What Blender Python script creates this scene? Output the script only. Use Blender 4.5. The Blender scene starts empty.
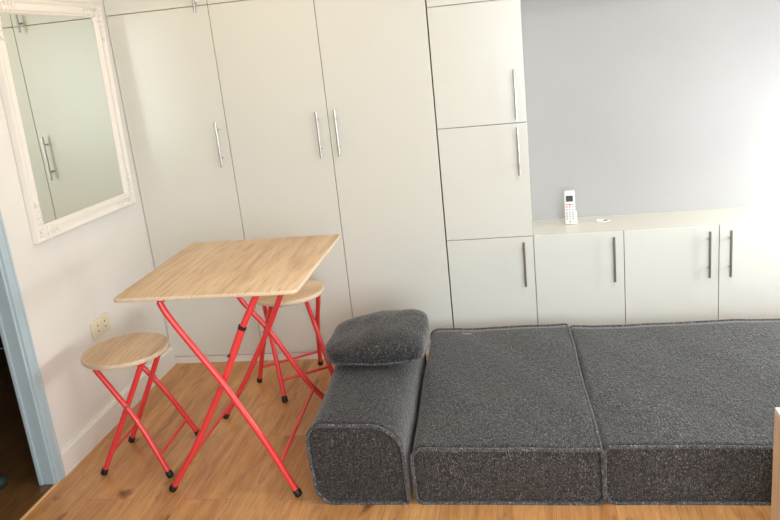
import bpy, bmesh, math, random
from mathutils import Vector, Matrix
SC = bpy.context.scene
COL = SC.collection
R = math.radians

# ---------------------------------------------------------------- camera
cam_d = bpy.data.cameras.new('camera'); cam = bpy.data.objects.new('camera', cam_d); COL.objects.link(cam)
cam.location = (1.87466, -3.59077, 1.57003)
cam.rotation_mode = 'XYZ'
cam.rotation_euler = (1.283949, 0.102355, 0.155872)
cam_d.sensor_fit = 'HORIZONTAL'; cam_d.sensor_width = 36.0
cam_d.lens = 801.33 * 36.0 / 780.0
cam_d.clip_start = 0.05
SC.camera = cam

# ---------------------------------------------------------------- world, lights, exposure
W = bpy.data.worlds.new('world'); SC.world = W; W.use_nodes = True
bg = W.node_tree.nodes['Background']; bg.inputs[0].default_value = (0.75, 0.87, 1.0, 1); bg.inputs[1].default_value = 1.5

ZC_LAMP = 2.315
def area(name, loc, aim, sx, sy, power, col, spread=180):
    d = bpy.data.lights.new(name, 'AREA'); d.shape = 'RECTANGLE'; d.size = sx; d.size_y = sy
    d.energy = power; d.color = col; d.spread = R(spread)
    o = bpy.data.objects.new(name, d); COL.objects.link(o); o.location = loc
    o.rotation_euler = (Vector(aim) - Vector(loc)).to_track_quat('-Z', 'Y').to_euler()
    return o
# daylight through the right window; added fill from behind the camera
area('daylight_side_window', (3.61, -.28, .84), (0.0, -.30, 0.55), .95, .42, 24, (0.95, 0.975, 1.0))
area('added_rear_fill', (2.6, -4.42, 1.2), (2.6, 0.0, 0.5), 1.6, 1.3, 62, (0.90, 0.965, 1.0))
area('added_top_light', (2.55, -1.75, ZC_LAMP), (2.55, -1.75, 0), .55, .55, 14, (0.91, 0.96, 1.0))  # added unseen light from above, brightens the upward faces
VS = SC.view_settings
SC.display_settings.display_device = 'sRGB'
VS.view_transform = 'Standard'; VS.look = 'None'; VS.gamma = 1; VS.use_curve_mapping = False
VS.exposure = 0.2

# ---------------------------------------------------------------- materials
def srgb(r, g, b):
    f = lambda c: (c/255/12.92) if c/255 <= .04045 else ((c/255+.055)/1.055)**2.4
    return (f(r), f(g), f(b), 1)
def mat(name, col, rough=.5, metal=0, spec=.5, coat=0, sheen=0):
    m = bpy.data.materials.new(name); m.use_nodes = True
    b = m.node_tree.nodes['Principled BSDF']
    b.inputs['Base Color'].default_value = col; b.inputs['Roughness'].default_value = rough
    b.inputs['Metallic'].default_value = metal; b.inputs['Specular IOR Level'].default_value = spec
    b.inputs['Coat Weight'].default_value = coat; b.inputs['Sheen Weight'].default_value = sheen
    return m
class G:
    def __init__(s, m): s.m = m; s.t = m.node_tree; s.b = s.t.nodes['Principled BSDF']
    def n(s, typ, **k):
        x = s.t.nodes.new(typ)
        for a, v in k.items():
            if a.startswith('i_'): x.inputs[a[2:].replace('_', ' ')].default_value = v
            else: setattr(x, a, v)
        return x
    def l(s, a, b): s.t.links.new(a, b)
    def coord(s, kind='Object', scale=(1,1,1), rot=(0,0,0), loc=(0,0,0)):
        tc = s.n('ShaderNodeTexCoord'); mp = s.n('ShaderNodeMapping')
        mp.inputs['Scale'].default_value = scale; mp.inputs['Rotation'].default_value = rot; mp.inputs['Location'].default_value = loc
        s.l(tc.outputs[kind], mp.inputs[0]); return mp.outputs[0]
    def ramp(s, fac, stops, interp='LINEAR'):
        r = s.n('ShaderNodeValToRGB'); cr = r.color_ramp; cr.interpolation = interp
        while len(cr.elements) < len(stops): cr.elements.new(.5)
        for e, (p, c) in zip(cr.elements, stops): e.position = p; e.color = c
        s.l(fac, r.inputs[0]); return r.outputs[0]
    def noise(s, vec, scale, detail=3, rough=.5, dist=0):
        x = s.n('ShaderNodeTexNoise'); x.inputs['Scale'].default_value = scale; x.inputs['Detail'].default_value = detail
        x.inputs['Roughness'].default_value = rough; x.inputs['Distortion'].default_value = dist
        s.l(vec, x.inputs['Vector']); return x.outputs[0]
    def mix(s, fac, a, b, blend='MIX'):
        x = s.n('ShaderNodeMix', data_type='RGBA', blend_type=blend)
        if isinstance(fac, (int, float)): x.inputs[0].default_value = fac
        else: s.l(fac, x.inputs[0])
        for i, v in ((6, a), (7, b)):
            if isinstance(v, tuple): x.inputs[i].default_value = v
            else: s.l(v, x.inputs[i])
        return x.outputs[2]
    def bump(s, h, strength=.2, dist=.002):
        x = s.n('ShaderNodeBump'); x.inputs['Strength'].default_value = strength; x.inputs['Distance'].default_value = dist
        s.l(h, x.inputs['Height']); s.l(x.outputs[0], s.b.inputs['Normal'])

def paint(name, col, rough=.6, var=.03, bump=.05):
    m = mat(name, col, rough); g = G(m); v = g.coord()
    n = g.noise(v, 2.5, 3)
    c = g.ramp(n, [(.3, tuple(x*(1-var) for x in col[:3])+(1,)), (.7, tuple(min(1, x*(1+var)) for x in col[:3])+(1,))])
    g.l(c, g.b.inputs['Base Color']); g.bump(g.noise(v, 180, 2), bump, .001)
    return m
M = {}
M['wall'] = paint('wall_paint_warm_white', srgb(229, 227, 221), .55)
M['wall_grey'] = paint('wall_paint_pale_grey', srgb(176, 175, 174), .5)
M['ceil'] = paint('ceiling_paint', srgb(236, 234, 230), .7)
M['trim'] = paint('trim_gloss_white', srgb(236, 234, 228), .4, .0, .0)
M['casing'] = paint('door_casing_blue_grey', srgb(176, 196, 204), .45, .0, .0)
M['door'] = mat('cabinet_gloss_white', srgb(222, 223, 215), .22, spec=.45)
g = G(M['door']); v = g.coord('Object', (1, 1, 1)); g.bump(g.noise(v, 5, 1), .06, .004)
M['carcass'] = paint('cabinet_carcass_white', srgb(200, 196, 186), .5)
M['top'] = paint('worktop_satin_white', srgb(226, 222, 208), .3, .01, .01)
M['steel'] = mat('brushed_steel', srgb(176, 174, 170), .28, 1.0)
M['red'] = mat('coral_red_powder_coat', srgb(234, 64, 66), .3, spec=.5, coat=.25)
g = G(M['red']); v = g.coord(); g.bump(g.noise(v, 300, 2), .08, .0005)
M['rubber'] = paint('black_rubber', srgb(26, 25, 26), .5)
M['plastic'] = paint('white_plastic', srgb(240, 240, 238), .35, .01, .01)
M['cream'] = paint('cream_plastic', srgb(226, 218, 190), .4, .01, .01)
M['dark'] = paint('dark_slot', srgb(35, 32, 30), .5)
M['lcd'] = paint('lcd_grey', srgb(78, 84, 80), .3)
M['btn'] = paint('button_grey', srgb(176, 180, 184), .5)
M['btn_red'] = paint('button_red', srgb(226, 120, 105), .5)
M['hall'] = paint('hall_shade_tone', srgb(34, 34, 30), .7)  # near-black wall colour stands in for the hall's lack of light
M['teal'] = paint('dark_teal_rubber', srgb(30, 58, 56), .6)
M['frame'] = None
# mirror frame paint
M['frame'] = paint('mirror_frame_cream', srgb(235, 231, 223), .45, .02, .05)
M['mirror'] = mat('silvered_glass', (.76, .79, .73, 1), .015, 1.0)
g = G(M['mirror']); 
# pane glass
mg = bpy.data.materials.new('window_glass'); mg.use_nodes = True; M['glass'] = mg
t = mg.node_tree; t.nodes.clear(); o_ = t.nodes.new('ShaderNodeOutputMaterial'); mx = t.nodes.new('ShaderNodeMixShader')
tr = t.nodes.new('ShaderNodeBsdfTransparent'); gl = t.nodes.new('ShaderNodeBsdfGlossy'); gl.inputs['Roughness'].default_value = .02
mx.inputs[0].default_value = .06; t.links.new(tr.outputs[0], mx.inputs[1]); t.links.new(gl.outputs[0], mx.inputs[2]); t.links.new(mx.outputs[0], o_.inputs[0])

def oak(name, light, mid, dark, rough=.4, along='Y'):
    m = mat(name, mid, rough); g = G(m)
    sc = (26, 1.6, 26) if along == 'Y' else (26, 26, 1.6)
    v = g.coord('Object', sc)
    wv = g.coord('Object', (5, .7, 5) if along == 'Y' else (5, 5, .7))
    a = g.noise(v, 1.0, 6, .62, .9); b = g.noise(wv, 1.6, 4, .55, 1.4)
    c1 = g.ramp(a, [(.32, dark), (.5, mid), (.68, light)])
    c2 = g.ramp(b, [(.34, dark), (.48, mid), (.62, light)])
    c = g.mix(.5, c1, c2)
    pore = g.ramp(g.noise(g.coord('Object', (160, 7, 160) if along == 'Y' else (160, 160, 7)), 1, 2, .5), [(.36, dark), (.46, (1, 1, 1, 1))])
    c = g.mix(.35, c, pore, 'MULTIPLY')
    g.l(c, g.b.inputs['Base Color']); g.bump(a, .06, .001)
    return m
M['oak'] = oak('light_sonoma_oak', srgb(232, 204, 168), srgb(217, 184, 145), srgb(186, 148, 108))
M['oak_edge'] = oak('light_oak_edge_band', srgb(230, 212, 186), srgb(222, 202, 174), srgb(212, 190, 162))
M['oak_panel'] = oak('beige_oak_panel', srgb(236, 214, 184), srgb(230, 204, 172), srgb(214, 186, 152), .5, 'Z')

# floor laminate: planks run along Y
def laminate(name, L_=srgb(214, 156, 98), M_=srgb(192, 130, 78), D_=srgb(146, 92, 52), P0=srgb(176, 116, 68), P1=srgb(216, 160, 104)):
    m = mat(name, (1, 1, 1, 1), .34); g = G(m)
    v = g.coord('Object', (1, 1, 1), (0, 0, R(90)))
    br = g.n('ShaderNodeTexBrick'); br.offset = .37; br.offset_frequency = 2; br.squash = 1
    br.inputs['Scale'].default_value = 1; br.inputs['Brick Width'].default_value = 1.22; br.inputs['Row Height'].default_value = .19
    br.inputs['Mortar Size'].default_value = .0006; br.inputs['Mortar Smooth'].default_value = .2; br.inputs['Bias'].default_value = 0
    br.inputs['Color1'].default_value = (0, 0, 0, 1); br.inputs['Color2'].default_value = (1, 1, 1, 1); br.inputs['Mortar'].default_value = (.5, .5, .5, 1)
    g.l(v, br.inputs['Vector'])
    # shift the grain plank by plank
    sep = g.n('ShaderNodeSeparateColor'); g.l(br.outputs['Color'], sep.inputs[0])
    vo = g.n('ShaderNodeVectorMath', operation='MULTIPLY_ADD'); cmb = g.n('ShaderNodeCombineXYZ')
    tc = g.coord('Object')
    mul = g.n('ShaderNodeMath', operation='MULTIPLY'); mul.inputs[1].default_value = 7.3; g.l(sep.outputs[0], mul.inputs[0])
    g.l(mul.outputs[0], cmb.inputs[0]); g.l(mul.outputs[0], cmb.inputs[1])
    ad = g.n('ShaderNodeVectorMath', operation='ADD'); g.l(tc, ad.inputs[0]); g.l(cmb.outputs[0], ad.inputs[1])
    def stretched(s):
        mp = g.n('ShaderNodeMapping'); mp.inputs['Scale'].default_value = s; g.l(ad.outputs[0], mp.inputs[0]); return mp.outputs[0]
    a = g.noise(stretched((26, 1.7, 1)), 1, 6, .62, 1.4)
    b = g.noise(stretched((6.5, 1.0, 1)), 1.4, 4, .55, 1.2)
    kn = g.noise(stretched((9, 3.6, 1)), 1.3, 3, .5, .5)
    pore = g.noise(stretched((190, 9, 1)), 1, 2, .5)
    c = g.mix(.5, g.ramp(a, [(.3, D_), (.5, M_), (.7, L_)]), g.ramp(b, [(.3, D_), (.48, M_), (.7, L_)]))
    c = g.mix(.22, c, g.ramp(sep.outputs[0], [(0, P0), (1, P1)]))
    kr = g.ramp(kn, [(.62, (0, 0, 0, 1)), (.76, (1, 1, 1, 1))]); c = g.mix(kr, c, srgb(120, 76, 44))
    pr = g.ramp(pore, [(.36, (.72, .64, .56, 1)), (.46, (1, 1, 1, 1))]); c = g.mix(.6, c, pr, 'MULTIPLY')
    c = g.mix(br.outputs['Fac'], c, srgb(120, 76, 44))
    g.l(c, g.b.inputs['Base Color'])
    g.bump(a, .05, .001)
    return m
M['floor'] = laminate('oak_laminate', srgb(232, 180, 116), srgb(204, 146, 90), srgb(138, 88, 50), srgb(190, 134, 78), srgb(224, 174, 112))
M['floor_shaded'] = laminate('oak_laminate_shaded', srgb(134, 98, 56), srgb(112, 78, 44), srgb(74, 50, 28), srgb(96, 66, 36), srgb(126, 92, 54))  # same planks with the hall's shade put into the colours
M['strip'] = paint('threshold_strip_oak', srgb(236, 192, 140), .4)

# woven charcoal fabric
def fabric(name, base, fleck, warm, amount=.5):
    m = mat(name, base, .62, sheen=.42, spec=.5); g = G(m)
    b = g.b; b.inputs['Sheen Roughness'].default_value = .32; b.inputs['Sheen Tint'].default_value = (1, .97, .94, 1)
    tc = g.coord('Object')
    def nz(s, scale, d=2, r=.6):
        return g.noise(g.coord('Object', s), scale, d, r)
    warp = nz((260, 70, 260), 1, 2); weft = nz((70, 260, 200), 1, 2)
    slub = nz((120, 24, 34), 1, 3, .65); speck = nz((330, 110, 130), 1, 2)
    dk = tuple(x*.35 for x in base[:3])+(1,)
    c = g.mix(g.ramp(warp, [(.40, (0, 0, 0, 1)), (.60, (1, 1, 1, 1))]), base, fleck)
    c = g.mix(g.ramp(weft, [(.46, (0, 0, 0, 1)), (.60, (.7, .7, .7, 1))]), c, dk)
    big = nz((5, 9, 5), 1, 3); c = g.mix(g.ramp(big, [(.42, (0, 0, 0, 1)), (.7, (.3, .3, .3, 1))]), c, warm)
    c = g.mix(g.ramp(slub, [(.52, (0, 0, 0, 1)), (.60, (.85, .85, .85, 1))]), c, dk)
    c = g.mix(g.ramp(speck, [(.60, (0, 0, 0, 1)), (.67, (1, 1, 1, 1))]), c, tuple(min(1, x*3.2) for x in fleck[:3])+(1,))
    g.l(c, b.inputs['Base Color'])
    h = g.n('ShaderNodeMath', operation='ADD'); g.l(warp, h.inputs[0]); g.l(slub, h.inputs[1]); g.bump(h.outputs[0], .9, .004)
    return m
M['fabric'] = fabric('charcoal_weave', srgb(18, 20, 21), srgb(80, 80, 82), srgb(60, 50, 42))
M['fabric2'] = fabric('charcoal_weave_cushion', srgb(20, 21, 22), srgb(68, 68, 70), srgb(40, 38, 35))
M['piping'] = fabric('charcoal_piping', srgb(58, 58, 60), srgb(100, 99, 102), srgb(72, 70, 66))
M['thread'] = paint('pale_thread', srgb(190, 188, 184), .7)

# ---------------------------------------------------------------- mesh helpers
def obj(name, bm, material, parent=None, smooth=None, loc=None, rotz=0, label=None):
    me = bpy.data.meshes.new(name); bm.normal_update(); bm.to_mesh(me); bm.free()
    for m_ in (material if isinstance(material, (list, tuple)) else [material]): me.materials.append(m_)
    if smooth is not None:
        me.polygons.foreach_set('use_smooth', [True]*len(me.polygons))
        if smooth < 180: me.set_sharp_from_angle(angle=R(smooth))
    o = bpy.data.objects.new(name, me); COL.objects.link(o)
    if parent: o.parent = parent
    if loc: o.location = loc
    if rotz: o.rotation_euler.z = rotz
    if label: o['label'] = label
    return o
def tag(o, label, cat, group=None):
    o['label'] = label; o['category'] = cat
    if group: o['group'] = group
    return o
def thing(name, label, cat, loc=(0, 0, 0), rotz=0, group=None):
    o = bpy.data.objects.new(name, None); COL.objects.link(o); o.location = loc; o.rotation_euler = (0, 0, rotz)
    o.empty_display_size = .1
    return tag(o, label, cat, group)
def struct(name, bm, m, **k):
    o = obj(name, bm, m, **k); o['kind'] = 'structure'; return o
def box(bm, x0, x1, y0, y1, z0, z1, bev=0, seg=2, mi=0):
    mtx = Matrix.Translation(((x0+x1)/2, (y0+y1)/2, (z0+z1)/2)) @ Matrix.Diagonal((x1-x0, y1-y0, z1-z0, 1))
    r = bmesh.ops.create_cube(bm, size=1, matrix=mtx)
    fs = set(f for v_ in r['verts'] for f in v_.link_faces)
    for f in fs: f.material_index = mi
    if bev:
        es = list(set(e for v_ in r['verts'] for e in v_.link_edges))
        bmesh.ops.bevel(bm, geom=es, offset=bev, segments=seg, profile=.5, affect='EDGES')
    return bm
def B(*a, **k): return box(bmesh.new(), *a, **k)
def smooth_path(pts, rad=.03, n=5):
    """round each inner corner of a polyline with a small bezier"""
    P = [Vector(p) for p in pts]; out = [P[0]]
    for i in range(1, len(P)-1):
        a, b, c = P[i-1], P[i], P[i+1]
        r1 = min(rad, (a-b).length*.45); r2 = min(rad, (c-b).length*.45)
        s = b + (a-b).normalized()*r1; e = b + (c-b).normalized()*r2
        for k in range(n+1):
            t_ = k/n; out.append((1-t_)**2*s + 2*t_*(1-t_)*b + t_*t_*e)
    out.append(P[-1]); return out
def tube(bm, pts, r, seg=12, closed=False, cap=True, radii=None, mi=0):
    P = [Vector(p) for p in pts]; n = len(P); rings = []
    prev = None
    for i, p in enumerate(P):
        if closed: d = (P[(i+1) % n] - P[i-1])
        else: d = (P[min(i+1, n-1)] - P[max(i-1, 0)])
        d.normalize()
        if prev is None:
            up = Vector((0, 0, 1)) if abs(d.z) < .9 else Vector((0, 1, 0))
            u = d.cross(up).normalized()
        else:
            u = (prev - d*prev.dot(d)).normalized()
        prev = u; w = d.cross(u); rr = radii[i] if radii else r
        rings.append([bm.verts.new(p + rr*(math.cos(2*math.pi*k/seg)*u + math.sin(2*math.pi*k/seg)*w)) for k in range(seg)])
    for i in range(n if closed else n-1):
        a, b = rings[i], rings[(i+1) % n]
        for k in range(seg):
            f = bm.faces.new((a[k], a[(k+1) % seg], b[(k+1) % seg], b[k])); f.material_index = mi
    if cap and not closed:
        bm.faces.new(list(reversed(rings[0]))).material_index = mi; bm.faces.new(rings[-1]).material_index = mi
    return bm
def T(*a, **k): return tube(bmesh.new(), *a, **k)
def wob(p, amp, seed=0.0):
    x, y, z = p
    return amp*Vector((math.sin(7*y+5*z+seed)+.6*math.sin(17*z+11*y+seed*2), math.sin(6*x+9*z+seed*1.3)*.7,
                       math.sin(8*x+3*y+seed*.7)+.5*math.sin(19*x+13*y+seed)+.25*math.sin(37*x+23*y)))
def round_poly(x0, x1, z0, z1, rs, n=8, per=10):
    """rounded rectangle outline (x,z), radii rs = bl, br, tr, tl"""
    out = []
    cs = [(x0, z0, rs[0], 180), (x1, z0, rs[1], 270), (x1, z1, rs[2], 0), (x0, z1, rs[3], 90)]
    for i, (cx, cz, r, a0) in enumerate(cs):
        sx = 1 if cx == x0 else -1; sz = 1 if cz == z0 else -1
        for k in range(n+1):
            a = R(a0 + 90*k/n); out.append((cx+sx*r + r*math.cos(a), cz+sz*r + r*math.sin(a)))
        nx = cs[(i+1) % 4]; last = out[-1]
        sx2 = 1 if nx[0] == x0 else -1; sz2 = 1 if nx[1] == z0 else -1
        a = R(nx[3]); end = (nx[0]+sx2*nx[2]+nx[2]*math.cos(a), nx[1]+sz2*nx[2]+nx[2]*math.sin(a))
        for k in range(1, per): out.append((last[0]+(end[0]-last[0])*k/per, last[1]+(end[1]-last[1])*k/per))
    return out
def foam_block(outline, y0, y1, amp, seed, bulge=.012, crown=.0, skew=None):
    """upholstered block: outline in XZ run along Y, bulging ends; returns body mesh and the two seam loops"""
    cx = sum(p[0] for p in outline)/len(outline); cz = sum(p[1] for p in outline)/len(outline)
    x0 = min(p[0] for p in outline); x1 = max(p[0] for p in outline); z1 = max(p[1] for p in outline)
    def fin(x, y, z):
        u = (x-x0)/(x1-x0); w = (y-y0)/(y1-y0)
        top = max(0, z/z1)
        z += crown*top*(1-(2*u-1)**4)*(1-(2*w-1)**4)
        if skew: x, y, z = skew(x, y, z, u, w)
        p = Vector((x, y, z)); d = wob(p, amp, seed); k = min(1, max(0, z/.05))
        return Vector((p.x+d.x*.7, p.y+d.y, max(0.001, p.z+d.z*k)))
    bm = bmesh.new(); rings = []
    def ring(y, s, by):
        return [bm.verts.new(fin(cx+(px-cx)*s, y+by, cz+(pz-cz)*s)) for px, pz in outline]
    for s in (.08, .3, .55, .78, .90, .945): rings.append(ring(y0, s, -bulge*(1-s*s)))
    rings.append(ring(y0, .965, .006))
    N = 34
    for i in range(N+1): rings.append(ring(y0+(y1-y0)*i/N, 1, 0))
    rings.append(ring(y1, .965, -.006))
    for s in (.945, .90, .78, .55, .3, .08): rings.append(ring(y1, s, bulge*(1-s*s)))
    n = len(outline)
    for a, b in zip(rings, rings[1:]):
        for k in range(n): bm.faces.new((a[k], a[(k+1) % n], b[(k+1) % n], b[k]))
    bm.faces.new(list(reversed(rings[0]))); bm.faces.new(rings[-1])
    f = [fin(px, y0, pz) for px, pz in outline]; bk = [fin(px, y1, pz) for px, pz in outline]
    return bm, f, bk, fin

# ---------------------------------------------------------------- room shell
XR, YF, ZC, YB = 3.55, -4.35, 2.36, .2926
struct('floor', B(-.001, XR, YF, .62, -.06, 0), M['floor'])
struct('ceiling', B(-1.35, XR+.1, YF-.1, .72, ZC, ZC+.08), M['ceil'])
# left wall with the doorway (opening y -1.93 .. -1.12)
DY0, DY1, DZ = -1.95, -1.118, 2.02
bm = B(-.055, 0, DY1, .62, 0, ZC); box(bm, -.055, 0, YF, DY0, 0, ZC); box(bm, -.055, 0, DY0, DY1, DZ, ZC)
struct('wall_left', bm, M['wall'])
struct('wall_back', B(0, XR, .62, .72, 0, ZC), M['wall'])
struct('wall_alcove', B(1.8742, XR, YB, .32, 0, ZC), M['wall_grey'])
# right wall with window
WY0, WY1, WZ0, WZ1 = -1.0, .22, .60, 1.44
bm = B(XR, XR+.1, WY1, .72, 0, ZC); box(bm, XR, XR+.1, YF, WY0, 0, ZC); box(bm, XR, XR+.1, WY0, WY1, 0, WZ0); box(bm, XR, XR+.1, WY0, WY1, WZ1, ZC)
struct('wall_right', bm, M['wall'])
# unseen wall behind the camera, its wide window added for the fill light
FX0, FX1, FZ0, FZ1 = 1.2, 3.4, .5, 2.15
bm = B(-.1, FX0, YF-.1, YF, 0, ZC); box(bm, FX1, XR+.1, YF-.1, YF, 0, ZC); box(bm, FX0, FX1, YF-.1, YF, 0, FZ0); box(bm, FX0, FX1, YF-.1, YF, FZ1, ZC)
struct('wall_front', bm, M['wall'])
def window(n, horiz, a0, a1, z0, z1, pos):
    bm = bmesh.new(); f = .05
    def bx(p0, p1, q0, q1, d0=.02, d1=.07):
        if horiz: box(bm, p0, p1, pos-d1, pos-d0, q0, q1)
        else: box(bm, pos+d0, pos+d1, p0, p1, q0, q1)
    bx(a0, a1, z0, z0+f); bx(a0, a1, z1-f, z1); bx(a0, a0+f, z0+f, z1-f); bx(a1-f, a1, z0+f, z1-f)
    mid = (a0+a1)/2; bx(mid-.03, mid+.03, z0+f, z1-f)
    o = struct('window_%d' % n, bm, M['trim'])
    bm = bmesh.new()
    for s, e in ((a0+f, mid-.03), (mid+.03, a1-f)):
        if horiz: box(bm, s, e, pos-.048, pos-.042, z0+f, z1-f)
        else: box(bm, pos+.042, pos+.048, s, e, z0+f, z1-f)
    gl_ = obj('glass_pane', bm, M['glass'], o)
window(1, False, WY0, WY1, WZ0, WZ1, XR)
window(2, True, FX0, FX1, FZ0, FZ1, YF)  # rear window is added and unseen, set around the fill light
# baseboard on the left wall
bm = bmesh.new()
prof = [(0, 0), (.0176, 0), (.0176, .09), (.012, .1), (0, .1)]
for ya, yb in ((-1.066, -.0005),(YF, DY0-.05)):
    a = [bm.verts.new((x, ya, z)) for x, z in prof]; b = [bm.verts.new((x, yb, z)) for x, z in prof]
    for k in range(5): bm.faces.new((a[k], b[k], b[(k+1) % 5], a[(k+1) % 5]))
    bm.faces.new(a); bm.faces.new(list(reversed(b)))
bmesh.ops.recalc_face_normals(bm, faces=bm.faces)
struct('baseboard_left', bm, M['trim'])
# door casing: architrave on the room face, lining, stop bead
bm = bmesh.new()
box(bm, 0, .014, -1.109, -1.0662, 0, 2.06, .003); box(bm, 0, .019, -1.0756, -1.0664, 0, 2.065, .002)
box(bm, 0, .014, -1.99, -1.95, 0, 2.06, .003); box(bm, 0, .014, -1.95, -1.109, 2.02, 2.06, .003)
box(bm, -.044, .004, -1.122, -1.109, 0, 2.03, .002); box(bm, -.0595, -.0435, -1.130, -1.109, 0, 2.03, .003)
box(bm, -.1, .004, -1.95, -1.935, 0, 2.03, .002); box(bm, -.1, .004, -1.935, -1.124, 2.01, 2.03, .002)
struct('trim_1', bm, M['casing'])
struct('trim_2', B(.003, .015, -1.95, -1.112, 0, .0040, .0015), M['strip'])
# hall beyond, its dimness put into the floor and wall colours
struct('floor_hall', B(-1.3, -.001, -3.2, .3, -.06, -.0005), M['floor_shaded'])
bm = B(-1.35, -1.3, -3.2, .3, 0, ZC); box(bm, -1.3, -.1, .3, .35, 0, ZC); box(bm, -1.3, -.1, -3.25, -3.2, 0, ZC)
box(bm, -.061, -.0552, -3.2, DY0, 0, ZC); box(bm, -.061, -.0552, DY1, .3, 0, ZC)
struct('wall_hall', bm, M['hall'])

# ---------------------------------------------------------------- bar handle
def handle(door, x, zc, length=.212, y=0):
    """bar handle of brushed steel standing off the door on two posts; a child of the door"""
    bm = T([(x, y-.031, zc-length/2), (x, y-.031, zc+length/2)], .0058, 14)
    for s in (-1, 1): tube(bm, [(x, y-.031, zc+s*.066), (x, y-.0005, zc+s*.066)], .0042, 10)
    return obj('handle', bm, M['steel'], door, smooth=40)
GAP = .0016
def door(unit, x0, x1, z0, z1, hx=None, hz=None, gl=GAP, gr=GAP):
    d = obj('door', B(x0+gl, x1-gr, 0, .018, z0+GAP, z1-GAP, .0008, 1), M['door'], unit)
    if hx is not None: handle(d, hx, hz)
    return d
def carcass(unit, x0, x1, z0, z1, y1=.6, inset=0):
    return obj('carcass', B(x0+inset, x1-inset, .019, y1, z0, z1), M['carcass'], unit)
def plinth(unit, x0, x1):
    return obj('plinth', B(x0, x1, .004, .019, 0, .0362), M['trim'], unit)
x1, x2, x3, x4, x5, x6 = .4955, .9833, 1.4737, 1.8737, 2.2739, 2.6809
ZT, ZB, ZW = 1.7348, .0382, .5771
u = thing('wardrobe', 'tall narrow white wardrobe with one gloss door, in the corner beside the mirror', 'wardrobe', (0, 0, 0))
carcass(u, .002, x1-.0005, ZB, ZT-.0005); plinth(u, .002, x1-.0005)
door(u, 0.002, x1, ZB, ZT, .453, 1.113)
u = thing('wardrobe', 'wide white two-door wardrobe behind the folding table, its two handles side by side', 'wardrobe')
carcass(u, x1+.0005, x3-.004, ZB, ZT-.0005); plinth(u, x1+.0005, x3-.003)
door(u, x1, x2, ZB, ZT, .937, 1.118); door(u, x2, x3, ZB, ZT, 1.0225, 1.120, gr=.003)
u = thing('top_cupboard', 'white cupboard above the corner wardrobe, cut off by the top of the picture', 'cupboard')
carcass(u, .002, x1-.0005, ZT+.0005, 2.3); door(u, .002, x1, ZT, 2.3, .445, 1.812)
u = thing('top_cupboard', 'white cupboard above the two-door wardrobe, only its lower edge in view', 'cupboard')
carcass(u, x1+.0005, x3-.004, ZT+.0005, 2.3); door(u, x1, x2, ZT, 2.3, .94, 1.88); door(u, x2, x3, ZT, 2.3, 1.02, 1.88, gr=.003)
u = thing('tower_cabinet', 'white column of stacked gloss doors between the wardrobe and the grey alcove', 'cabinet')
carcass(u, x3+.003, x4-.0002, ZB, 2.3, .6); plinth(u, x3+.003, x4-.0005)
for z0, z1, hz_ in ((ZB, .5764, .45), (.5764, 1.0964, .973), (1.0964, 1.6193, 1.222), (1.6193, 2.3, 1.95)):
    door(u, x3, x4, z0, z1, 1.829, hz_, gl=.003)
u = thing('low_cabinet', 'low white single-door cabinet next to the column, under the remote control', 'cabinet')
carcass(u, x4+.0005, x5-.0005, ZB, ZW-.0185, YB-.002); plinth(u, x4+.0005, x5-.0005)
door(u, x4, x5, ZB, ZW+GAP, 2.2285, .452)
u = thing('low_cabinet', 'low white two-door cabinet at the right, its two handles facing each other', 'cabinet')
carcass(u, x5+.0005, 3.0875, ZB, ZW-.0185, YB-.002); plinth(u, x5+.0005, 3.0875)
door(u, x5, x6, ZB, ZW+GAP, 2.636, .452); door(u, x6, 3.088, ZB, ZW+GAP, 2.724, .452)
u = thing('low_cabinet', 'end low white cabinet against the right wall under the window', 'cabinet')
carcass(u, 3.0885, XR-.002, ZB, ZW-.0185, YB-.002); plinth(u, 3.0885, XR-.002); door(u, 3.088, XR, ZB, ZW+GAP, 3.14, .452)
# worktop with a round cable grommet recess
bm = B(x4+.0006, XR-.001, .0185, YB-.0005, ZW-.018, ZW)
wt = obj('worktop', bm, M['top']); tag(wt, 'long off-white worktop running along the grey alcove over the low cabinets', 'worktop')
gx, gy = 2.203, .198
bm = bmesh.new(); ringp = [(gx+.031*math.cos(a), gy+.019*math.sin(a), ZW+.0012) for a in [2*math.pi*k/32 for k in range(32)]]
tube(bm, ringp, .0020, 8, closed=True)
gm = obj('cable_grommet', bm, M['plastic'], wt, smooth=60)
bm = bmesh.new(); bmesh.ops.create_circle(bm, cap_ends=True, radius=.030, segments=32, matrix=Matrix.Translation((gx, gy, ZW+.0008)) @ Matrix.Diagonal((1, .6, 1, 1)))
obj('grommet_cap', bm, M['plastic'], gm)
bm = bmesh.new()
for k in range(0, 1):
    box(bm, gx+.002, gx+.022, gy-.009, gy+.009, ZW+.0009, ZW+.0016)
obj('grommet_slot', bm, M['dark'], gm)
u = thing('bridge_cupboard', 'white cupboard bridging the top of the grey alcove', 'cupboard')
carcass(u, x4+.0045, XR-.002, 1.66, 2.3, YB-.001); door(u, x4, 2.71, 1.66, 2.3); door(u, 2.71, XR-.001, 1.66, 2.3)

# ---------------------------------------------------------------- mirror
mi = thing('wall_mirror', 'rectangular mirror in an ornate cream frame hung on the left wall', 'mirror', (0, -.487, 1.346))
mi.rotation_euler = (R(-1.9), 0, 0)
oy, oz = -.487, 1.346
def mloc(y, z): return y-oy, z-oz
Y0, Y1, Z0, Z1 = -.401, .396, -.452, .452      # outer
y0, y1, z0, z1 = -.335, .334, -.393, .393      # inner
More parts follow.
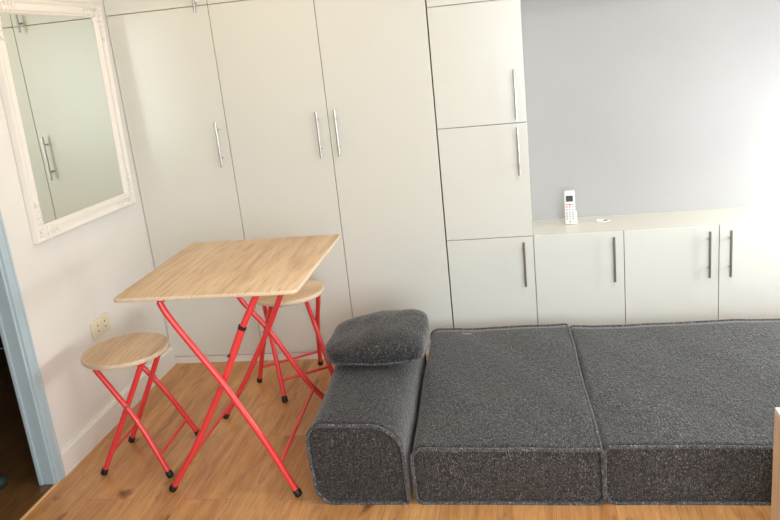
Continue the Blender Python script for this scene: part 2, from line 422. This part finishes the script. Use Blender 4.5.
# frame moulding: profile (t from outer 0 to inner 1, depth x)
prof = [(0, .001), (0, .024), (.05, .029), (.14, .031), (.24, .028), (.32, .022), (.42, .0205), (.55, .023), (.66, .026), (.76, .025), (.84, .020), (.90, .020), (1.0, .0125), (1.0, .010)]
bm = bmesh.new(); loops = []
for t_, d in prof:
    pts = [(Y0+(y0-Y0)*t_, Z0+(z0-Z0)*t_), (Y1+(y1-Y1)*t_, Z0+(z0-Z0)*t_), (Y1+(y1-Y1)*t_, Z1+(z1-Z1)*t_), (Y0+(y0-Y0)*t_, Z1+(z1-Z1)*t_)]
    loops.append([bm.verts.new((d, a, b)) for a, b in pts])
for a, b in zip(loops, loops[1:]):
    for k in range(4): bm.faces.new((a[k], a[(k+1) % 4], b[(k+1) % 4], b[k]))
bmesh.ops.recalc_face_normals(bm, faces=bm.faces)
fr = obj('frame', bm, M['frame'], mi, smooth=35)
# carved leaf scrolls in the corners and mid-rails
def scroll(cy, cz, dy, dz, s=1.0):
    bm = bmesh.new()
    rnd = random.Random(int(1000*(cy+2*cz)))
    def petal(py, pz, ang, L, w):
        segs = 7; rad = [w*math.sin(math.pi*(.12+.86*k/(segs-1)))+.0008 for k in range(segs)]
        pts = []
        for k in range(segs):
            q = k/(segs-1); aa = ang + 1.1*q*(1 if L > 0 else -1)
            py += math.cos(aa)*abs(L)/segs; pz += math.sin(aa)*abs(L)/segs
            pts.append((.0238+.003*math.sin(math.pi*q), py, pz))
        tube(bm, pts, w, 7, radii=rad)
    a = math.atan2(dz, dy)
    # arms run along both rails from the corner
    for arm, (ay, az) in enumerate(((dy, 0), (0, dz))):
        if ay == 0 and az == 0: continue
        base = math.atan2(az, ay)
        for k in range(5):
            d_ = (.012+.024*k)*s
            petal(cy+ay*d_, cz+az*d_, base+.8, .030*s*(1-.1*k), .0042*s*(1-.12*k))
            petal(cy+ay*d_, cz+az*d_, base-.8, -.030*s*(1-.1*k), .0042*s*(1-.12*k))
        petal(cy+ay*.10*s, cz+az*.10*s, base, .035*s, .003)
    for k in range(6):
        petal(cy, cz, a+2*math.pi*k/6, .022*s, .005*s)
    r_ = bmesh.ops.create_icosphere(bm, subdivisions=2, radius=.006*s, matrix=Matrix.Translation((.026, cy, cz)))
    return bm
iy0, iy1, iz0, iz1 = (Y0+y0)/2, (Y1+y1)/2, (Z0+z0)/2, (Z1+z1)/2
for cy, cz, dy, dz in ((iy0, iz0, 1, 1), (iy1, iz0, -1, 1), (iy1, iz1, -1, -1), (iy0, iz1, 1, -1)):
    obj('carved_corner', scroll(cy, cz, dy, dz), M['frame'], fr, smooth=180)
obj('glass', B(.008, .0115, y0-.004, y1+.004, z0-.004, z1+.004), M['mirror'], mi, label='silvered mirror glass')

# ---------------------------------------------------------------- wall socket
so = thing('wall_socket', 'cream double power socket on the left wall above the stool', 'socket', (0, -.584, .443))
obj('plate', B(.0005, .010, -.072, .072, -.040, .040, .004, 3), M['cream'], so, smooth=40)
for s in (-1, 1):
    bm = bmesh.new()
    for dz in (-.010, .014): tube(bm, [(.0095, s*.030, dz), (.0106, s*.030, dz)], .0038, 10)
    obj('socket_hole', bm, M['dark'], so)
    bm = B(.0095, .0125, s*.030-.007, s*.030+.007, .026, .034, .001, 1)
    obj('switch', bm, M['cream'], so)

# ---------------------------------------------------------------- folding table and stools
def rounded_slab(w, d, z0, z1, rc, edge=.004, n=8):
    """rounded rectangular board; faces: top/bottom material 0, edge material 1"""
    bm = bmesh.new()
    def loop(z, off):
        o = []
        for cx, cy, a0 in ((w/2-rc, d/2-rc, 0), (-w/2+rc, d/2-rc, 90), (-w/2+rc, -d/2+rc, 180), (w/2-rc, -d/2+rc, 270)):
            for k in range(n+1):
                a = R(a0+90*k/n); r_ = rc-off; o.append(bm.verts.new((cx+r_*math.cos(a), cy+r_*math.sin(a), z)))
        return o
    ls = [loop(z0, edge), loop(z0+edge*.3, edge*.3), loop(z0+edge, 0), loop(z1-edge, 0), loop(z1-edge*.3, edge*.3), loop(z1, edge)]
    N = len(ls[0])
    for a, b in zip(ls, ls[1:]):
        for k in range(N): bm.faces.new((a[k], a[(k+1) % N], b[(k+1) % N], b[k])).material_index = 1
    bm.faces.new(ls[-1]).material_index = 0; bm.faces.new(list(reversed(ls[0]))).material_index = 0
    return bm
def foot(leg, p, d, r):
    """rubber cap over the end p of a tube whose direction (down) is d"""
    p = Vector(p); d = Vector(d).normalized()
    pts = [p-d*.026, p-d*.024, p-d*.004, p]
    obj('foot_cap', tube(bmesh.new(), pts, r, 14, radii=[r*1.05, r*1.22, r*1.25, r*1.05]), M['rubber'], leg, smooth=50)

TX, TY = .782, -.866
tb = thing('folding_table', 'square folding table with light oak top on crossed coral red metal legs', 'table', (TX, TY, 0))
tt = obj('tabletop', rounded_slab(.652, .70, .7605, .775, .022, .004), [M['oak'], M['oak_edge']], tb, smooth=50)
ry = .0114
def lp(pts, y, ytop=None):
    ytop = y if ytop is None else ytop
    return [(px-TX, (y + (ytop-y)*min(1, pz/.75))-TY, pz) for px, pz in pts]
A_ = [(.515, .012), (.624, .165), (.788, .442), (.887, .641), (.950, .745)]
D_ = [(1.000, .012), (.892, .15), (.756, .403), (.65, .547), (.612, .70), (.606, .748)]
B_ = [(1.004, .012), (.914, .212), (.788, .449), (.662, .648), (.625, .712), (.612, .748)]
for pts, y, yt in ((A_, -1.167, -1.160), (A_, -.605, -.610)):
    path = smooth_path(lp(pts, y, yt), .05)
    lg = obj('leg', T(path, ry, 14), M['red'], tb, smooth=60); foot(lg, Vector(path[0])+Vector((path[0]-path[1])).normalized()*.010, path[0]-path[1], ry)
for pts, y, yt in ((B_, -1.200, -1.183), (D_, -.570, -.587)):
    path = smooth_path(lp(pts, y, yt), .05)
    lg = obj('leg', T(path, ry, 14), M['red'], tb, smooth=60); foot(lg, Vector(path[0])+Vector((path[0]-path[1])).normalized()*.010, path[0]-path[1], ry)
# pivots between the inner and outer tubes
for ya, yb, px_, pz_ in ((-1.205, -1.158, .787, .440), (-.612, -.565, .760, .395)):
    obj('pivot_bolt', T([(px_-TX, ya-TY, pz_), (px_-TX, yb-TY, pz_)], .004, 10), M['steel'], tb, smooth=40)
# low stretchers, top rails, locking sleeve
obj('stretcher', T([(.606-TX, -1.165-TY, .135), (.606-TX, -.605-TY, .135)], .0068, 12), M['red'], tb, smooth=60)
obj('stretcher', T([(.952-TX, -1.197-TY, .124), (.918-TX, -.572-TY, .118)], .0068, 12), M['red'], tb, smooth=60)
obj('top_rail', T([(.952-TX, -1.158-TY, .746), (.952-TX, -.612-TY, .746)], .0095, 12), M['red'], tb, smooth=60)
obj('top_rail', T([(.612-TX, -1.182-TY, .746), (.612-TX, -.588-TY, .746)], .0095, 12), M['red'], tb, smooth=60)
sl = obj('locking_sleeve', T([(.882-TX, -1.163-TY, .631), (.830-TX, -1.164-TY, .527)], .0138, 14), M['red'], tb, smooth=40)
obj('sleeve_collar', T([(.8865-TX, -1.163-TY, .640), (.881-TX, -1.163-TY, .629)], .0145, 14), M['dark'], sl, smooth=40)
obj('catch', T([(.829-TX, -1.172-TY, .541), (.820-TX, -1.178-TY, .533)], .005, 8), M['dark'], sl, smooth=40)

def make_stool(label, loc, rotz, h=.475, r=.166):
    st = thing('folding_stool', label, 'stool', loc, rotz, None)
    # round seat
    bm = bmesh.new(); n = 56; pr = [(r-.005, h-.020), (r-.0015, h-.018), (r, h-.014), (r, h-.006), (r-.0015, h-.0015), (r-.005, h)]
    ls = [[bm.verts.new((q*math.cos(2*math.pi*k/n), q*math.sin(2*math.pi*k/n), z)) for k in range(n)] for q, z in pr]
    for a, b in zip(ls, ls[1:]):
        for k in range(n): bm.faces.new((a[k], a[(k+1) % n], b[(k+1) % n], b[k])).material_index = 1
    bm.faces.new(ls[-1]).material_index = 0; bm.faces.new(list(reversed(ls[0]))).material_index = 0
    obj('seat', bm, [M['oak'], M['oak_edge']], st, smooth=50)
    rt = .0108; hz_ = h-.033
    P_ = [(.158, .011), (.060, .235), (-.078, hz_)]      # bends near the crossing
    Q_ = [(.126, .011), (.004, .240), (-.100, hz_)]
    yi, yo = .126, .158
    for sgn, yy, lab in ((-1, yo, 'o'), (1, yi, 'i')):
        for s in (-1, 1):
            ytop = min(yy, .112) if lab == 'o' else .095
            pts = [(-sgn*px, s*(yy+(ytop-yy)*pz/hz_), pz) for px, pz in (P_ if lab == 'o' else Q_)]
            path = smooth_path(pts, .10, 9)
            lg = obj('leg', T(path, rt, 12), M['red'], st, smooth=60)
            foot(lg, Vector(path[0])+(path[0]-path[1]).normalized()*.009, path[0]-path[1], rt)
        q = .34; L2 = P_ if lab == 'o' else Q_; bx = -sgn*(L2[0][0]+(L2[1][0]-L2[0][0])*q); bz = L2[0][1]+(L2[1][1]-L2[0][1])*q; tx = L2[-1][0]
        obj('stretcher', T([(bx, -yy, bz), (bx, yy, bz)], .0064, 10), M['red'], st, smooth=60)
        obj('top_rail', T([(-sgn*tx, -ytop, hz_), (-sgn*tx, ytop, hz_)], .0088, 12), M['red'], st, smooth=60)
    for s in (-1, 1):
        obj('pivot_bolt', T([(.030, s*.103, .292), (.030, s*.140, .292)], .0036, 8), M['steel'], st, smooth=40)
    # seat bracket with its hanging hook
    for s in (-1, 1):
        bk_ = obj('seat_bracket', B(-.105, .105, s*.092-.008, s*.092+.008, h-.0245, h-.0202, .001, 1), M['red'], st)
    obj('hook', T([(-.012, -.104, h-.021), (-.010, -.106, h-.034), (.004, -.106, h-.036), (.012, -.104, h-.021)], .0022, 8), M['red'], st, smooth=60)
    return st
s1 = make_stool('round oak-seat folding stool with red legs, by the left wall under the socket', (.298, -.922, 0), R(2))
s2 = make_stool('round oak-seat folding stool with red legs, half hidden behind the table', (.773, -.290, 0), R(125), .468, .162)
for s in (s1, s2): s['group'] = 'folding stools around the table'

# ---------------------------------------------------------------- folding mattress, bolster, cushion
ROT = R(2.6)
def skewer(ax, ay):
    def f(x, y, z, u, w):
        # shared slight turn of the whole bed about its front left corner
        dx, dy = x-ax, y-ay
        return (ax+dx*math.cos(ROT)-dy*math.sin(ROT), ay+dx*math.sin(ROT)*.0+dy*math.cos(ROT), z)
    return f
bed = thing('folding_mattress', 'thick charcoal woven folding mattress laid on the floor along the low cabinets', 'mattress', (1.43, -1.245, 0))
def section(x0_, x1_, seed, rs, z1_=.205, ln=1.065):
    ol = round_poly(x0_, x1_, .002, z1_, rs, 8, 14)
    bm, f, bk, fin = foam_block(ol, 0, ln, .0028, seed, .010, .004, skewer(0, 0))
    o = obj('mattress_section', bm, M['fabric'], bed, smooth=180)
    obj('piping', tube(bmesh.new(), [p + Vector((0, -.004, 0)) for p in f], .0062, 8, closed=True), M['piping'], o, smooth=180)
    obj('piping', tube(bmesh.new(), [p + Vector((0, .003, 0)) for p in bk], .0058, 8, closed=True), M['piping'], o, smooth=180)
    return o, fin
sA, finA = section(0.003, .625, 0.4, (.03, .03, .018, .04))
sB, finB = section(.630, 1.72, 2.1, (.04, .03, .03, .018), .206, 1.035)
# hinge seam along the top between the sections
pts = [finA(.619, 1.065*k/30, .2005)+Vector((.004, 0, .001)) for k in range(31)]
obj('hinge_seam', tube(bmesh.new(), pts, .0052, 8), M['piping'], bed, smooth=180)
pts = [finA(.150+.006*k, .995-.0008*k, .2095)+Vector((0, 0, .002+.001*math.sin(k))) for k in range(8)]
obj('loose_thread', tube(bmesh.new(), pts, .0016, 6), M['thread'], bed, smooth=180, label='pale loose thread')

bo = thing('bolster', 'long charcoal fabric arm bolster with piped end, lying left of the mattress', 'bolster', (1.25, -1.243, 0))
ol = round_poly(-.168, .160, .002, .298, (.062, .012, .115, .055), 10, 10)
def bskew(x, y, z, u, w):
    # sides slope a little; turned with the mattress
    x += (.010 if x < 0 else -.0)*(1-z/.3)*(1 if x < 0 else 0) 
    if x > .08: x -= .022*max(0, (z-.02)/.28)*.0
    return (x - y*math.sin(R(3.0)), y, z)
bm, f, bk, fin = foam_block(ol, 0, 1.0, .0022, 4.2, .012, .006, bskew)
bb = obj('body', bm, M['fabric2'], bo, smooth=180)
obj('piping', tube(bmesh.new(), [p+Vector((0, -.004, 0)) for p in f], .0066, 8, closed=True), M['piping'], bb, smooth=180)
obj('piping', tube(bmesh.new(), [p+Vector((0, .003, 0)) for p in bk], .0062, 8, closed=True), M['piping'], bb, smooth=180)

def cushion(hx, hy, hz_, seed):
    bm = bmesh.new(); nu, nv = 44, 24; grid = []
    def pt(i, j):
        a = 2*math.pi*i/nu; b = -math.pi/2 + math.pi*j/nv
        e1, e2 = .42, .55
        ca, sa = math.cos(a), math.sin(a); cb, sb = math.cos(b), math.sin(b)
        sg = lambda t_, e: math.copysign(abs(t_)**e, t_)
        x = hx*sg(cb, e2)*sg(ca, e1); y = hy*sg(cb, e2)*sg(sa, e1); z = hz_*sg(sb, e2 if sb > 0 else .35)
        if z < 0: z *= .8
        # taller towards the right and the back, lower lobe on the left
        if z > 0: z *= .96 + .10*x/hx + .10*y/hy - .46*(1/(1+math.exp((x+.42*hx)/(.09*hx)))) - .08*math.exp(-((x+.36*hx)/(.10*hx))**2)
        d = .0035*Vector((math.sin(31*y+seed), math.sin(27*x+40*z), (math.sin(23*x+17*y+seed)+.7*math.sin(55*x-31*y))*.5))
        return Vector((x, y, z))+d
    for j in range(nv+1): grid.append([bm.verts.new(pt(i, j)) for i in range(nu)])
    for j in range(nv):
        for i in range(nu): bm.faces.new((grid[j][i], grid[j][(i+1) % nu], grid[j+1][(i+1) % nu], grid[j+1][i]))
    bmesh.ops.remove_doubles(bm, verts=bm.verts, dist=.0005)
    seam = [pt(i, nv*.40)+Vector((0, 0, 0)) for i in range(nu)]
    return bm, seam
cu = thing('cushion', 'plump charcoal woven cushion resting on the far end of the bolster', 'cushion', (1.240, -.635, .312), R(1))
bm, seam = cushion(.201, .190, .064, 1.0)
bmesh.ops.translate(bm, verts=bm.verts, vec=(0, 0, .054))
cb_ = obj('cushion_body', bm, M['fabric2'], cu, smooth=180)
obj('piping', tube(bmesh.new(), [p*1.005+Vector((0, 0, .054)) for p in seam], .0045, 8, closed=True), M['piping'], cb_, smooth=180)

# ---------------------------------------------------------------- remote control
rc = thing('remote_control', 'white air conditioner remote with grey screen standing upright on the worktop', 'remote control', (2.050, .168, ZW), R(-3))
w, h_ = .0245, .163
bm = B(-w, w, -.010, .012, .0005, h_, .006, 3)
obj('remote_body', bm, M['plastic'], rc, smooth=40)
obj('cradle', B(w-.012, w+.007, -.010, .018, .0005, .060, .003, 2), M['plastic'], rc, smooth=40)
obj('screen', B(-.016, .016, -.0112, -.0095, .112, .140, .0005, 1), M['lcd'], rc)
bm = bmesh.new()
for z_, x_ in ((.133, -.010), (.133, 0), (.133, .009), (.120, -.008), (.120, .006)): box(bm, x_-.003, x_+.003, -.0118, -.0112, z_-.002, z_+.003)
obj('screen_digits', bm, M['dark'], rc)
rows = [.098, .087, .073, .060, .050, .040, .029]
for r_, z_ in enumerate(rows):
    for c_ in (-1, 0, 1):
        m_ = M['dark'] if (r_ == 0 and c_ == 0) else (M['btn_red'] if (r_ == 0 or (r_ == 1 and c_ < 1)) else M['btn'])
        obj('button', B(c_*.0135-.0042, c_*.0135+.0042, -.0116, -.0098, z_-.0026, z_+.0026, .001, 1), m_, rc)
obj('emblem', T([(0, -.0114, .014), (0, -.0098, .014)], .0028, 14), M['dark'], rc)

# ---------------------------------------------------------------- bedside box at the right edge
bx_ = thing('side_cabinet', 'small beige oak cabinet with a white top at the lower right edge', 'cabinet', (2.522, -1.40, 0))
obj('body', B(0, .42, -.55, 0, .0, .402, .001, 1), M['oak_panel'], bx_)
obj('top', B(-.0, .42, -.55, 0, .4025, .420, .002, 2), M['top'], bx_, label='white top board')
# ---------------------------------------------------------------- thing just inside the dim hall
tag(obj('door_stop', (lambda bm: (bmesh.ops.create_uvsphere(bm, u_segments=24, v_segments=14, radius=.03, matrix=Matrix.Translation((0, 0, .026)) @ Matrix.Diagonal((1, 1, .85, 1))), bm)[1])(bmesh.new()), M['teal'], smooth=180, loc=(-.217, -1.145, 0)),
    'small dark teal rounded object on the dim hall floor past the doorway', 'door stop')

# ---------------------------------------------------------------- warm ceiling lamp (above the picture)
lm_ = thing('ceiling_lamp', 'round flush ceiling lamp with a warm glow, above the corner wardrobe', 'lamp', (.75, -.8, ZC))
bm = bmesh.new(); n = 40
pr = [(.15, -.002), (.155, -.02), (.15, -.045), (.12, -.065), (.06, -.075), (.001, -.078)]
ls = [[bm.verts.new((q*math.cos(2*math.pi*k/n), q*math.sin(2*math.pi*k/n), z)) for k in range(n)] for q, z in pr]
for a, b in zip(ls, ls[1:]):
    for k in range(n): bm.faces.new((a[k], a[(k+1) % n], b[(k+1) % n], b[k]))
bmesh.ops.recalc_face_normals(bm, faces=bm.faces)
em = mat('warm_lamp_shade', (1, .9, .72, 1), .5); em.node_tree.nodes['Principled BSDF'].inputs['Emission Color'].default_value = (1, .64, .24, 1)
em.node_tree.nodes['Principled BSDF'].inputs['Emission Strength'].default_value = 11
obj('lamp_shade', bm, em, lm_, smooth=60)
obj('lamp_base', B(-.16, .16, -.16, .16, -.0018, -.0004), M['trim'], lm_)

lp2 = thing('ceiling_lamp', 'added unseen square light panel on the ceiling in front of the alcove, above the picture', 'lamp', (2.55, -1.75, ZC))  # panel added out of view to light the tops of things
obj('panel_frame', B(-.31, .31, -.31, .31, -.035, -.0005, .004), M['trim'], lp2)
em2 = mat('added_light_panel', (1, 1, 1, 1), .5); em2.node_tree.nodes['Principled BSDF'].inputs['Emission Color'].default_value = (.97, .985, 1, 1)
em2.node_tree.nodes['Principled BSDF'].inputs['Emission Strength'].default_value = 3
obj('diffuser', B(-.28, .28, -.28, .28, -.038, -.0352), em2, lp2)
